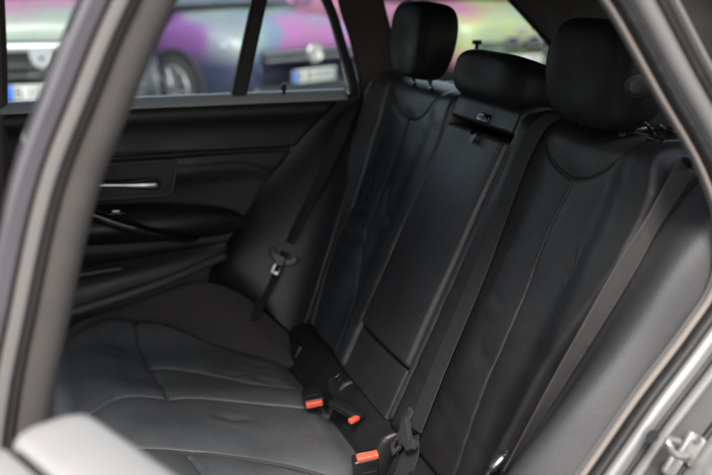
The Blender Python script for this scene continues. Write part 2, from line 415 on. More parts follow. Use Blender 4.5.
# ---- padded beam under the backrests
def beam(y0, y1, h1, m):
    return pad('lower_back_pad', back, lambda b: y0, lambda b: y1, -.045, h1, lambda Y, H: .030-.014*sstep((H-.06)/.05)+.0008*np.sin(30*Y), m, seat, na=70, nb=50, depth=.05, r=.016, rt=.026, rb=.01,
               creases=[([(y0, .012), ((y0+y1)/2, .010), (y1, .012)], .002, .006)])
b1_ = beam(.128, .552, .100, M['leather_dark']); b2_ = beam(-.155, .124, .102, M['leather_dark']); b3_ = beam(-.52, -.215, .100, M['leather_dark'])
beams = [b1_, b2_, b3_]
# isofix cover on far end of the beam
p, n_ = hit(297, 350, beams, .002)
MB().add(*rbox(p, (.055, .040, .014), .006, frame((0, 1, 0), UP))).build('child_seat_anchor_cover', M['plastic'], seat)

# ---- cushion
def cz(x): return .45-.154*(x+.33)
def cush(A, Bm, W):                    # A = y, Bm = x
    x = Bm; n_ = np.array([.1522, 0, .9884])
    z = cz(x)
    drop = np.clip(-(x+.80), 0, .3)
    base = np.stack([x, A, z-1.2*drop**1.6-.0*x], -1)
    return base+W[..., None]*n_
def cush_w(Y, X):
    w_ = .012*np.exp(-((Y-.42)/.05)**2)*0
    # far and near seating wells, raised middle
    for c, s in ((.42, 1), (-.38, -1)):
        q = (Y-c)*s
        w_ = w_-.018*np.exp(-(q/.16)**4)*sstep((X+.88)/.12)
    w_ += .018*sstep((np.abs(Y-.02)-.50)/.14)
    w_ += .0012*np.sin(23*X+9*Y)*np.sin(19*Y+2)
    w_ -= .02*sstep((X+.42)/.07)
    return w_
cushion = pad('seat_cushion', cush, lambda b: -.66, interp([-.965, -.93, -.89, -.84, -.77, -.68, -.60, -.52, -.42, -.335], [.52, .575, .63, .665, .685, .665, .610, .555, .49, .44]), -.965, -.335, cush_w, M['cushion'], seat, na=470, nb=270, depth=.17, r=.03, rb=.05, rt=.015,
    seams=[([(.70, -.735), (.60, -.735), (.43, -.722), (.30, -.715), (.19, -.714)], .007, .0042, .010),
           ([(.43, -.722), (.40, -.64), (.35, -.55), (.29, -.45), (.25, -.33)], .006, .004, .008),
           ([(.10, -.97), (.15, -.88), (.190, -.82), (.192, -.715), (.172, -.58), (.135, -.43), (.11, -.33)], .006, .004, .007),
           ([(-.05, -.97), (-.065, -.83), (-.082, -.70), (-.15, -.54), (-.215, -.43), (-.24, -.33)], .009, .006, .010),
           ([(-.10, -.715), (-.20, -.70), (-.40, -.705), (-.60, -.72)], .006, .004, .008)],
    creases=[([(.36, -.50), (.32, -.45), (.27, -.43)], .0022, .012), ([(.38, -.54), (.32, -.51), (.27, -.50)], .0020, .012), ([(.46, -.50), (.42, -.45), (.42, -.40)], .0016, .012),
             ([(.09, -.64), (.06, -.60), (.06, -.55)], .0042, .014), ([(.40, -.57), (.37, -.53), (.37, -.47)], .002, .009), ([(.48, -.86), (.47, -.80), (.49, -.76)], .0015, .012)])
# piping along the ridge
rp = catmull([(-.05, -.95), (-.062, -.83), (-.079, -.70), (-.145, -.54), (-.210, -.43), (-.23, -.36)], 60)
rv = []
bv = surf([cushion])
for y_, x_ in rp:
    l_, nn, i_, d_ = bv.ray_cast(Vector((x_, y_, 1)), Vector((0, 0, -1))); rv.append(np.array(l_)+np.array([0, 0, .002]))
MB().add(*tube(rv, .0048, 8)).build('piping', M['fabric'], cushion, smooth=True)
# cloth side of the cushion, rising to the far door
clo = loft('cushion_side', [[(-.96, .50, .46), (-.90, .56, .505), (-.78, .655, .500), (-.66, .640, .484), (-.54, .555, .470), (-.44, .485, .455), (-.345, .42, .435)],
    [(-.965, .60, .47), (-.89, .66, .520), (-.79, .705, .530), (-.66, .705, .535), (-.54, .64, .530), (-.44, .56, .505), (-.345, .50, .462)],
    [(-.96, .66, .44), (-.88, .715, .505), (-.78, .728, .535), (-.66, .728, .568), (-.55, .712, .595), (-.46, .66, .575), (-.335, .56, .47)]], M['fabric'], seat, nu=60, nv=24, thick=.05, bulge=.006)

# ---- side bolsters (the upholstery between backrest and door)
def bolster(s, yc, m, outer):
    """curves run from the top of the backrest down to the cushion"""
    C1 = []; C2 = []; C3 = []
    for h, yi in ((.79, .64), (.72, .665), (.60, .655), (.40, .60), (.20, .565), (.06, .545)):
        C1.append(tuple(back(yc+s*(yi-yc if s > 0 else yi-.03-(-yc)), h, -.03)))
    return C1
def Bp(y, h, w_): return tuple(back(np.float64(y), h, w_))
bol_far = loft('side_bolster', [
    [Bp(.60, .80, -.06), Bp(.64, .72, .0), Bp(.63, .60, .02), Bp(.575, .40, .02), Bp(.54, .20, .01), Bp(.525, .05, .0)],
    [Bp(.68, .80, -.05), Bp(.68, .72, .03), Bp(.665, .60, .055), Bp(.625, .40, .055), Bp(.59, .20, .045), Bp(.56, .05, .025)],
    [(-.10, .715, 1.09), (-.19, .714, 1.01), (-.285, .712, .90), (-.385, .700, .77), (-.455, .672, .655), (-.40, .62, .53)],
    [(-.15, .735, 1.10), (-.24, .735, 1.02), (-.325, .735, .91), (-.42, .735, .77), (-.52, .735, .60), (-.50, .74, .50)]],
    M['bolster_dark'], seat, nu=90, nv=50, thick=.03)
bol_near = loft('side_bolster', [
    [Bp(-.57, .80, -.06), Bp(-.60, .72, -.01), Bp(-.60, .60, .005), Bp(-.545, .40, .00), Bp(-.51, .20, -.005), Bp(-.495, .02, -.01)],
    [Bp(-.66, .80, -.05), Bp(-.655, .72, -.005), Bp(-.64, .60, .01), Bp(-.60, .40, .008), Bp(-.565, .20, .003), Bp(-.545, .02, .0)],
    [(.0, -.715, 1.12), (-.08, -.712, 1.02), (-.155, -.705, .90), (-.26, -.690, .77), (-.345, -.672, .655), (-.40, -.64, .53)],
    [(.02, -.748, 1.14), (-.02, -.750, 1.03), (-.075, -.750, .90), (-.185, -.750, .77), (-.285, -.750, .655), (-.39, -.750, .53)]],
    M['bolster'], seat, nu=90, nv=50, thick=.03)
bol_near['label'] = 'bolster beside the open doorway, coloured paler for the daylight on it'

# ---- head restraints
def headrest(loc, sx, sy, sz, m, lean=12, label=None, knob=False, kx=2.6, narrow=.8, cutlow=0, parent=None):
    e_ = parent
    nu, nv = 48, 40; V = []; F = []
    for j in range(nv):
        t = j/(nv-1); ph = -math.pi/2+math.pi*t
        cz_ = math.sin(ph); rr = max(math.cos(ph), 0)
        zz = math.copysign(abs(cz_)**.72, cz_); rr = rr**.38
        k = 1-(1-narrow)*max(0, -zz)**1.2-.06*max(0, zz)**2
        for i in range(nu):
            q = 2*math.pi*i/nu; cx_, sy_ = math.cos(q), math.sin(q)
            X = math.copysign(abs(cx_)**(2/3.2), cx_)*sx*rr*(.92+.08*zz)
            Y = math.copysign(abs(sy_)**(2/3.6), sy_)*sy*rr*k
            Z = zz*sz
            if cutlow: Z += cutlow*(Y/sy)**2*(-1)
            # shallow dish in the front face
            if cx_ < 0: X += .010*math.exp(-(Y/(.55*sy))**2)*math.exp(-(zz/.8)**2)
            # seam groove round the front panel
            g = math.exp(-((abs(Y/sy)-.80)/.035)**2) if cx_ < -.2 else 0
            X += .006*g
            V.append((X, Y, Z))
    for j in range(nv-1):
        for i in range(nu):
            F.append((j*nu+i, j*nu+(i+1) % nu, (j+1)*nu+(i+1) % nu, (j+1)*nu+i))
    F += [tuple(range(nu))[::-1], tuple((nv-1)*nu+i for i in range(nu))]
    R = Matrix.Rotation(math.radians(lean), 4, 'Y'); T = Matrix.Translation(loc)
    V = [T @ R @ Vector(v) for v in V]
    o = mesh('headrest', V, F, m, seat)
    if label: o['label'] = label
    for s in (-1, 1):
        p0 = T @ R @ Vector((.01, s*sy*.42, -sz*.8)); p1 = Vector((p0.x+.01, p0.y, loc[2]-sz-.075))
        MB().add(*tube([p0, p1], .006, 10)).build('support_post', M['chrome'] if loc[1] > .3 else M['plastic'], o, smooth=True)
        MB().add(*tube([p1+Vector((-.004, 0, .045)), p1+Vector((-.002, 0, .030))], [.016, .019], 16)).build('post_collar', M['plastic'], o, smooth=True)
    return o
hr1 = headrest((-.006, .470, 1.249), .062, .132, .095, M['headrest'], lean=8, label='far head restraint against the window')
hr2 = headrest((.012, -.338, 1.242), .066, .152, .094, M['headrest'], lean=8, label='near head restraint with a round side button')
hr3 = headrest((.040, .066, 1.180), .098, .190, .056, M['headrest'], lean=20, label='low saddle shaped centre head restraint', narrow=.95)
p, n_ = hit(636, 86, [hr2], 0)
k1 = MB().add(*tube([p-n_*.004, p+n_*.006, p+n_*.008], [.020, .020, .017], 28)).build('release_button', M['headrest'], hr2, smooth=False)
MB().add(*tube([p+n_*.007, p+n_*.011, p+n_*.0115], [.012, .012, .010], 24)).build('button_cap', M['plastic'], k1)

# ------------------------------------------------------------------ seat belts
GB = 'rear seat belts'
def belt(name, label, px, objs, width, m, offs=.004, wd=None, straight=0):
    e_ = empty('seat_belt', (0, 0, 0), 0, label, 'seat belt', GB)
    P = []; W_ = []
    for i, q in enumerate(px):
        o_ = q[2] if len(q) > 2 else offs
        p_, nn = hit(q[0], q[1], objs, o_); P.append(p_)
    P = np.array(P)
    if straight:
        q = np.array([np.linalg.norm(p-P[0]) for p in P])/np.linalg.norm(P[-1]-P[0])
        P = P[0]+(P[-1]-P[0])*q[:, None]+np.array([(np.array(SURVEY)-p)/np.linalg.norm(np.array(SURVEY)-p)*straight*math.sin(math.pi*min(1, max(0, t))) for p, t in zip(P, q)])
    for i in range(len(P)):
        t = P[min(i+1, len(P)-1)]-P[max(i-1, 0)]; t /= np.linalg.norm(t)
        v = np.array(wd[i] if isinstance(wd, list) else wd, float); W_.append(v-t*np.dot(v, t))
    return e_, P, strap('webbing', P, W_, width, m, e_)
backs = [far_back, near_back, topstrip, arm, side_strip, filler]+beams
allseat = backs+[bol_far, bol_near, cushion, clo]
far_px = [(379, 72, .006), (366, 86, .008), (352, 112, .010), (336, 148, .010), (318, 186, .010), (301, 218, .010), (289, 243, .010)]
eb1, P1, s1 = belt('', 'seat belt with a steel tongue hanging beside the far door', far_px, [bol_far, far_back], .046, M['webbing_far'], wd=(-.25, 1, 0))
far2 = [(285, 252, .012), (274, 278, .010), (262, 300, .008), (252, 322, .004)]
Pb = np.array([hit(q[0], q[1], [bol_far, far_back, clo, cushion], q[2])[0] for q in far2])
strap('lower_webbing', Pb, [(-.25, 1, 0)]*4, .044, M['webbing_far'], eb1)
c_px = [(556, 117, .004), (543, 127, .007), (527, 154, .008), (484, 275, .014), (446, 368, .014), (424, 432, .020)]
eb2, P2, s2 = belt('', 'centre seat belt lying down the backrest with its grey tongue above the cushion', c_px, [near_back, side_strip], .047, M['webbing'], wd=(-.1, 1, 0))
low2 = [(420, 440, .02), (412, 458, .014), (402, 485, .006)]
Pl = np.array([hit(q[0], q[1], allseat, q[2])[0] for q in low2])
strap('lower_webbing', Pl, [(-.1, 1, .1)]*3, .045, M['webbing'], eb2)
n_px = [(699, 190, .045), (680, 216, .010), (660, 244, .014), (628, 288, .014), (595, 334, .010), (560, 382, .006), (530, 424, .006), (506, 460, .014)]
eb3, P3, s3 = belt('', 'paler brown seat belt coming out of a slot beside the near head restraint', n_px, [bol_near, near_back], .046, M['webbing_light'], wd=[(.9, .25, -.1), (.9, .25, -.1), (.85, .35, -.1), (.9, .2, -.1), (.9, .25, -.1), (.85, .35, -.1), (.75, .5, -.1), (.65, .6, -.1)], straight=.055)
# slot for the near belt
p, n_ = hit(698, 186, [bol_near, near_back], .045)
tt = P3[1]-P3[0]; tt /= np.linalg.norm(tt)
wv = np.array((.25, 1, -.1)); wv = wv-n_*np.dot(wv, n_); 
MB().add(*rbox(p, (.066, .014, .006), .003, frame(wv, -tt))).build('belt_slot', M['gloss'], seat)

def tongue(center, along, across, e_, w_=.062, scale=1., plate=True):
    """belt tongue: grey moulded loop with a slotted steel plate"""
    R = frame(across, along); n3 = Vector(R.col[2])
    if n3.dot(SURVEY-Vector(center)) < 0: R = frame(-np.array(across), along)
    def L(x, y, z): return Vector(center)+R @ Vector((x*scale, y*scale, z*scale))
    ol = [(-.034, .015), (-.029, .015), (-.025, .003), (.025, .003), (.029, .015), (.034, .015), (.037, .005), (.031, -.008), (.014, -.013), (.011, -.021), (-.011, -.021), (-.014, -.013), (-.031, -.008), (-.037, .005)]
    V_ = []; n_o = len(ol)
    for z_, k_ in ((-.001, .94), (.0005, 1), (.0065, 1), (.0085, .90)):
        V_ += [L(x*k_, (y+.004)*k_-.004, z_) for x, y in ol]
    F_ = [tuple(range(n_o))[::-1], tuple(3*n_o+i for i in range(n_o))]+[(r*n_o+i, r*n_o+(i+1) % n_o, (r+1)*n_o+(i+1) % n_o, (r+1)*n_o+i) for r in range(3) for i in range(n_o)]
    o = MB().add(V_, F_).build('tongue_body', M['plastic_grey'], e_)
    # plate with a hole: four bars and a tip
    mb = MB()
    for c, s in (((-.0085, -.026, .004), (.006, .034, .0025)), ((.0085, -.026, .004), (.006, .034, .0025)), ((0, -.015, .004), (.013, .012, .0025)), ((0, -.040, .004), (.013, .008, .0025))):
        mb.add(*rbox(L(*c), tuple(k*scale for k in s), .0008, R))
    mb.build('tongue_plate', M['tongue'], o)
    return o
al = P1[-2]-P1[-1]; al /= np.linalg.norm(al)
pp, nn = hit(283, 258, [bol_far, far_back], .016)
tongue(pp, al, np.cross(al, nn), eb1, scale=1.12)
al = P2[-2]-P2[-1]; al /= np.linalg.norm(al)
pp, nn = hit(424, 436, allseat, .030)
al2 = al*.9+np.array([0, -.55, 0]); al2 /= np.linalg.norm(al2)
tongue(pp, al2, np.cross(al2, nn), eb2, scale=1.35)

# ------------------------------------------------------------------ buckles
GU = 'rear seat belt buckles'
def buckle(label, p0, p1, w_, th, orange_len, side, up, stalk=None, print_=False):
    """black housing from p0 to p1 with an orange release button across its end"""
    p0 = Vector(p0); p1 = Vector(p1); ax = (p1-p0); Ln = ax.length; ax.normalize()
    e_ = empty('belt_buckle', tuple(p0), 0, label, 'seat belt buckle', GU)
    R = frame(side, ax); zc = Vector(R.col[2])
    if zc.dot(Vector(up)) < 0: R = frame(tuple(-Vector(side)), ax)
    zc = Vector(R.col[2]); yc = Vector(R.col[1])
    c = (p0+p1)/2
    h = MB().add(*rbox(c, (w_, Ln, th), .005, R)).build('housing', M['plastic'], e_)
    b = MB().add(*rbox(p1+yc*(orange_len*.5-.004)+zc*th*.12, (w_*.86, orange_len, th*.62), .003, R)).build('release_button', M['orange'], e_)
    MB().add(*rbox(p1+yc*.001-zc*th*.33, (w_*.7, .006, th*.16), .001, R)).build('tongue_slot', M['gloss'], e_)
    MB().add(*rbox(p1-yc*Ln*.35+zc*(th*.5+.0003), (w_*.6, .0015, .001), 0, R)).build('housing_rib', M['plastic_grey'], e_)
    if stalk:
        strap('stalk', stalk, [tuple(side)]*len(stalk), w_*.8, M['plastic'], e_, n=20)
    return e_
def ray_z(px, py, z): d = sight(px, py); return SURVEY+d*((z-SURVEY.z)/d.z)
def ray_y(px, py, y): d = sight(px, py); return SURVEY+d*((y-SURVEY.y)/d.y)
q1 = ray_z(314, 404, .492)
buckle('orange buckle button lying flat on the cushion, farthest from the doorway', q1+Vector((.012, .055, .006)), q1, .044, .022, .014, (.97, -.12, .12), (0, -.2, 1))
q2 = ray_z(353, 420, .505); q2b = ray_z(341, 399, .515)
buckle('middle buckle on a bent grey webbing stalk with an orange tip', q2b, q2, .030, .018, .013, (.85, .45, .05), (-.3, -.3, 1),
       stalk=[ray_z(340, 376, .54), ray_z(334, 382, .53), ray_z(334, 390, .522), q2b])
q3 = ray_z(367, 456, .520)
buckle('nearest buckle standing up in a black housing with an orange top', q3+Vector((.006, .03, -.085)), q3, .050, .026, .012, (.97, -.12, .13), (-.1, -1, .3))
# small buckle end under the centre tongue
q4 = ray_z(403, 452, .500); q4b = ray_z(413, 436, .525)
e4 = empty('buckle_receiver', tuple(q4), 0, 'small black receiver clip joined to the grey centre tongue', 'seat belt buckle')
ax = (q4-q4b).normalized(); R4 = frame((.6, .8, .1), ax)
MB().add(*rbox((q4+q4b)/2, (.030, (q4-q4b).length+.012, .014), .004, R4)).build('housing', M['plastic'], e4)
zc4 = Vector(R4.col[2]); zc4 = zc4 if zc4.dot(SURVEY-q4) > 0 else -zc4
MB().add(*rbox(q4+zc4*.0075, (.018, .022, .002), .001, R4)).build('clip_window', M['tongue'], e4)
# shiny belt anchor by the near bolster
p, n_ = hit(497, 468, allseat, .012)
e5 = empty('belt_anchor', tuple(p), 0, 'shiny belt anchor half hidden between cushion and near bolster', 'belt anchor')
pa = ray_y(487, 476, p[1]+.0); pb_ = ray_y(508, 452, p[1]+.0)
MB().add(*tube(catmull([tuple(pa), tuple((pa+pb_)/2+Vector((-.004, -.006, .004))), tuple(pb_)], 14), [.004]*4+[.0075]*7+[.004]*3, 14)).build('anchor_bolt', M['tongue'], e5, smooth=True)
MB().add(*rbox(tuple((pa+pb_)/2+Vector((.012, .006, -.004))), (.012, .03, .05), .004)).build('anchor_plate', M['plastic'], e5)

# ------------------------------------------------------------------ far rear door (closed)
door = empty('rear_door', (-.6, .74, .35), 0, 'closed far rear door with black trim panel, armrest and windows', 'car door')
edge_x = interp([.35, .5, .566, .839, .94, 1.0, 1.06, 1.10], [-.52, -.50, -.49, -.36, -.28, -.22, -.165, -.13])
def dmap(A, Z, W): return np.stack([A, .72-W, Z], -1)
def door_w(X, Z):
    w_ = .0*X
    w_ += .018*np.exp(-((Z-1.055)/.03)**2)                              # roll under the window
    w_ -= .010*sstep((.957-Z)/.008)                                      # step below the upper panel
    w_ += .008*sstep((.948-Z)/.006)*sstep((Z-.86)/.05)
    w_ += .012*np.exp(-((Z-.90)/.05)**2)*sstep((-.40-X)/.2)
    w_ -= .014*sstep((.70-Z)/.05)
    return w_
upper = pad('trim_panel', dmap, lambda b: -1.12, edge_x, .36, 1.092, door_w, M['door_vinyl'], door, na=150, nb=180, depth=.02, r=.006, rt=.02,
    seams=[([(-1.1, .962), (-.60, .956), (-.28, .942)], .004, .003, 0), ([(-.60, .915), (-.50, .915), (-.40, .908), (-.33, .88)], .003, .004, 0)])
roll = pad('belt_line_trim', lambda A, Z, W: dmap(A, Z, W+.006), lambda b: -1.12, lambda b: -.125, 1.079, 1.104, lambda X, Z: .026-1.0*np.clip(Z-1.080, 0, .04), M['belt_roll'], door, na=100, nb=20, depth=.03, r=.004, rt=.012, rb=.006)
# handle recess
def rrect(x0, x1, z0, z1, r, n=8, skew=0):
    P = []
    for cx_, cz_, a0 in ((x1-r, z1-r, 0), (x0+r, z1-r, 90), (x0+r, z0+r, 180), (x1-r, z0+r, 270)):
        for k in range(n+1):
            q = math.radians(a0+90*k/n); P.append((cx_+r*math.cos(q)+skew*(cz_+r*math.sin(q)-z0), cz_+r*math.sin(q)))
    return P
def plate_xz(outline, y0, y1):
    n = len(outline); V = [(x, y0, z) for x, z in outline]+[(x, y1, z) for x, z in outline]
    F = [tuple(range(n)), tuple(range(2*n-1, n-1, -1))]+[(i, n+i, n+(i+1) % n, (i+1) % n) for i in range(n)]
    return V, F
rec = rrect(-.86, -.615, .848, .938, .018, skew=.22)
hd = MB().add(*plate_xz(rec, .704, .7125)).build('handle_recess', M['gloss'], door)
MB().add(*tube([(x, .7035, z) for x, z in rec], .0042, 8, closed=True)).build('recess_bezel', M['door_grey'], hd, smooth=True)
hp = catmull([(-.86, .690, .893), (-.78, .684, .888), (-.70, .684, .883), (-.645, .690, .880)], 30)
hh = MB().add(*tube(hp, list(np.interp(np.linspace(0, 1, 30), [0, .5, .78, .95, 1], [.0055, .007, .014, .015, .008])), 12)).build('pull_handle', M['chrome'], door, smooth=True)
MB().add(*tube([(-.652, .70, .880), (-.652, .689, .880)], .006, 10)).build('handle_pivot', M['chrome'], hh, smooth=True)
# armrest with switch plate and grab handle
arm2 = loft('armrest', [[(-1.12, .715, .835), (-.85, .712, .832), (-.62, .712, .822), (-.45, .713, .790), (-.41, .716, .760)],
    [(-1.12, .655, .812), (-.85, .650, .808), (-.62, .658, .802), (-.46, .690, .778), (-.405, .714, .755)],
    [(-1.12, .640, .785), (-.85, .636, .775), (-.62, .648, .765), (-.48, .688, .750), (-.405, .713, .748)],
    [(-1.12, .700, .735), (-.85, .700, .728), (-.62, .703, .722), (-.48, .708, .725), (-.41, .715, .742)]], M['leather_dark'], door, nu=60, nv=30, thick=.02)
MB().add(*rbox((-.79, .668, .817), (.10, .030, .010), .004)).build('switch_plate', M['gloss'], arm2)
MB().add(*rbox((-.765, .663, .823), (.022, .014, .008), .003)).build('window_switch', M['chrome'], arm2)
gh = catmull([(-.93, .640, .855), (-.84, .615, .835), (-.76, .612, .800), (-.66, .625, .760), (-.585, .655, .735), (-.55, .690, .728)], 40)
MB().add(*tube(gh, list(np.interp(np.linspace(0, 1, 40), [0, .5, .9, 1], [.012, .017, .009, .004])), 14)).build('grab_handle', M['gloss'], door, smooth=True)
# door pocket
pk = loft('door_pocket', [[(-1.12, .705, .655), (-.90, .700, .672), (-.75, .700, .684), (-.60, .703, .695), (-.465, .712, .702)],
    [(-1.12, .660, .590), (-.90, .655, .618), (-.75, .660, .645), (-.60, .680, .668), (-.465, .712, .690)],
    [(-1.12, .650, .530), (-.90, .648, .573), (-.75, .655, .610), (-.60, .672, .643), (-.468, .710, .675)]], M['door_vinyl'], door, nu=50, nv=16, thick=.015)
for (A_, B_, C_, rr, m_) in (((-1.12, .640, .523), (-.70, .646, .615), (-.475, .706, .667), .0125, 'door_grey'), ((-1.12, .655, .648), (-.90, .650, .664), (-.755, .655, .672), .006, 'door_grey')):
    MB().add(*tube(catmull([A_, B_, C_], 30), rr, 12)).build('pocket_rim', M[m_], pk, smooth=True)
# window frame, divider, glass
wf = []
def bar(name, path, prof, m, parent, n=30):
    """sweeps a rounded rectangle (across, deep in y) along a path lying in a y plane"""
    P = catmull(path, n) if len(path) > 2 else catmull(path, 8); n = len(P); V = []; F = []
    a_, b_ = prof; r_ = min(a_, b_)*.25
    sec = [(-a_/2+r_, -b_/2), (a_/2-r_, -b_/2), (a_/2, -b_/2+r_), (a_/2, b_/2-r_), (a_/2-r_, b_/2), (-a_/2+r_, b_/2), (-a_/2, b_/2-r_), (-a_/2, -b_/2+r_)]
    for i in range(n):
        t = P[min(i+1, n-1)]-P[max(i-1, 0)]; t /= np.linalg.norm(t); s = np.array([t[2], 0, -t[0]]); s /= np.linalg.norm(s)
        for u_, v_ in sec: V.append(P[i]+s*u_+np.array([0, v_, 0]))
    k = len(sec)
    for i in range(n-1):
        for j in range(k): F.append((i*k+j, i*k+(j+1) % k, (i+1)*k+(j+1) % k, (i+1)*k+j))
    F += [tuple(range(k))[::-1], tuple((n-1)*k+j for j in range(k))]
    return mesh(name, V, F, m, parent, smooth=False)
bar('window_divider', [(-.356, .722, 1.365), (-.427, .722, 1.085)], (.040, .026), M['rubber'], door)
fr = bar('window_frame', [(-1.12, .722, 1.385), (-.60, .720, 1.395), (-.30, .720, 1.390), (-.20, .720, 1.37), (-.168, .722, 1.32), (-.128, .726, 1.20), (-.104, .730, 1.13), (-.098, .732, 1.09)], (.022, .034), M['rubber'], door, n=60)
MB().add(*tube([(-.302, .712, 1.08), (-.302, .712, 1.108), (-.302, .712, 1.110), (-.302, .712, 1.126)], [.0045, .0045, .0085, .007], 12)).build('lock_pin', M['gloss'], door, smooth=True)
def pane(name, outline, y, m, parent, th=.004):
    return MB().add(*plate_xz(outline, y, y+th)).build(name, m, parent)
pane('door_glass', [(-1.12, 1.07), (-.427, 1.07), (-.352, 1.385), (-1.12, 1.385)], .733, M['glass'], fr)
pane('quarter_glass', [(-.427, 1.07), (-.105, 1.07), (-.175, 1.36), (-.352, 1.385)], .738, M['glass'], fr)
slab('door_skin', -1.12, -.10, .82, .88, .30, 1.06, M['paint'], None, .02, door)
slab('door_core', -1.12, -.10, .765, .8195, .32, 1.062, M['jamb'], None, .005, door)

# ------------------------------------------------------------------ car body
car = empty('estate_car', (0, 0, 0), 0, 'silver estate car seen through its open near rear doorway', 'car')
slab('roof', -2.1, 1.35, -.66, .70, 1.452, 1.475, M['paint'], None, .01, car)
slab('headliner', -2.1, 1.33, -.66, .70, 1.425, 1.448, M['headliner'], None, .006, car)
slab('floor_pan', -2.2, 1.5, -.72, .76, .22, .30, M['carpet'], None, .01, car)
slab('load_floor', .06, 1.3, -.66, .70, .62, .66, M['carpet'], None, .01, car)
slab('sill', -1.6, -.55, -.86, -.725, .22, .38, M['paint'], None, .02, car)
slab('rear_quarter_panel', .10, 1.55, -.88, -.80, .30, 1.06, M['paint'], None, .03, car)
slab('rear_quarter_panel', -.095, 1.55, .80, .88, .30, 1.06, M['paint'], None, .03, car)
slab('tailgate', 1.42, 1.52, -.72, .76, .50, 1.08, M['paint'], None, .03, car)
slab('load_side_trim', .02, 1.35, .725, .775, .55, 1.105, M['door_vinyl'], None, .01, car)
slab('load_side_trim', .02, 1.35, -.775, -.725, .55, 1.105, M['door_vinyl'], None, .01, car)
# seat back shell, load cover and cargo net cassette behind the head restraints
slab('load_cover', .20, 1.3, -.64, .69, 1.075, 1.085, M['carpet'], None, .004, car)
# far pillars
loft('rear_pillar_trim', [[(-.155, .735, 1.42), (-.140, .735, 1.33), (-.105, .735, 1.22), (-.08, .738, 1.10), (-.085, .738, 1.04)],
    [(-.09, .715, 1.42), (-.075, .712, 1.33), (-.045, .708, 1.22), (-.01, .705, 1.12), (.0, .700, 1.06)],
    [(-.035, .70, 1.42), (-.025, .69, 1.33), (.0, .685, 1.24), (.03, .675, 1.16), (.05, .67, 1.08)]], M['pillar_cloth'], car, nu=40, nv=16, thick=.02)
bar('centre_pillar', [(-1.04, .725, 1.42), (-1.05, .725, 1.2), (-1.07, .725, .95), (-1.09, .725, .5)], (.11, .05), M['pillar_trim'], car)
# quarter window surround: dark trim over the load space
loft('rear_roof_trim', [[(.27, .690, 1.44), (.31, .690, 1.375), (.40, .69, 1.29), (.50, .69, 1.19), (.56, .69, 1.09)],
    [(.40, .685, 1.44), (.45, .685, 1.37), (.54, .685, 1.29), (.66, .685, 1.19), (.72, .685, 1.09)],
    [(.9, .68, 1.44), (.95, .68, 1.37), (1.0, .68, 1.29), (1.1, .68, 1.19), (1.2, .68, 1.09)]], M['door_insert'], car, nu=30, nv=20, thick=.02)
bar('roof_side_rail', [(-1.9, .712, 1.425), (-.5, .712, 1.425), (.4, .71, 1.42)], (.05, .05), M['headliner'], car)
qw = pane('quarter_window', [(-.06, 1.09), (.56, 1.09), (.36, 1.40), (-.09, 1.40)], .742, M['glass'], car)
bar('window_seal', [(-.05, .735, 1.102), (.25, .735, 1.106), (.55, .735, 1.102)], (.014, .02), M['belt_roll'], qw)
# tie-down pin standing between the head restraints
pt = ray_y(477, 40, .60); pt2 = ray_y(475, 64, .60)
MB().add(*tube([tuple(pt2+Vector((0, 0, -.03))), tuple(pt2), tuple(pt+Vector((0, 0, -.012))), tuple(pt+Vector((0, 0, -.011))), tuple(pt)], [.006, .005, .005, .014, .013], 14)).build('cargo_net_pin', M['gloss'], car, smooth=True)
# seat back shell and wire clips behind the near head restraint
MB().add(*rbox((.135, .05, .86), (.05, 1.10, .56), .02, Matrix.Rotation(math.radians(24.8), 3, 'Y'))).build('backrest_shell', M['carpet'], seat)
random.seed(8)
clip = empty('cargo_net_clips', (.06, -.52, 1.15), 0, 'bundle of glossy black net clips behind the near head restraint', 'cargo net')
for k in range(5):
    c0 = ray_y(640+9*k+random.uniform(-5, 5), 124+random.uniform(-4, 6), -.56+.02*k); c1 = ray_y(652+9*k, 133+random.uniform(-6, 6), -.50-.015*k); c2 = ray_y(676+5*k, 128+random.uniform(-8, 9), -.55)
    MB().add(*tube(catmull([tuple(c0), tuple(c1), tuple(c2)], 12), .0028, 8)).build('clip', M['gloss'], clip, smooth=True)
MB().add(*rbox(tuple(ray_y(668, 140, -.56)), (.05, .05, .012), .004)).build('latch_cover', M['gloss'], clip)

# ---- front seats, unseen ahead of the frame, added to block light from the front
for y_, lb_ in ((-.36, 'unseen driver side front seat ahead of the near doorway'), (.42, 'unseen passenger side front seat ahead of the far door')):
    fs = empty('unseen_front_seat', (-1.35, y_, .3), 0, lb_+', back of the black seat', 'car seat', 'added unseen front seats')
    ym = y_
    loft('backrest', [[(-1.40, ym-.25, .42), (-1.29, ym-.25, .75), (-1.20, ym-.22, 1.05), (-1.17, ym-.15, 1.12)],  # backrest of the added, unseen front seat
        [(-1.34, ym-.12, .42), (-1.235, ym-.12, .75), (-1.165, ym-.10, 1.05), (-1.15, ym-.07, 1.13)],
        [(-1.34, ym+.12, .42), (-1.235, ym+.12, .75), (-1.165, ym+.10, 1.05), (-1.15, ym+.07, 1.13)],
        [(-1.40, ym+.25, .42), (-1.29, ym+.25, .75), (-1.20, ym+.22, 1.05), (-1.17, ym+.15, 1.12)]], M['bolster_dark'], fs, nu=30, nv=30, thick=.11)
    MB().add(*rbox((-1.62, ym, .44), (.52, .52, .16), .05)).build('unseen_seat_base', M['bolster_dark'], fs)
    MB().add(*rbox((-1.20, ym, 1.25), (.10, .26, .19), .045)).build('headrest', M['headrest'], fs)

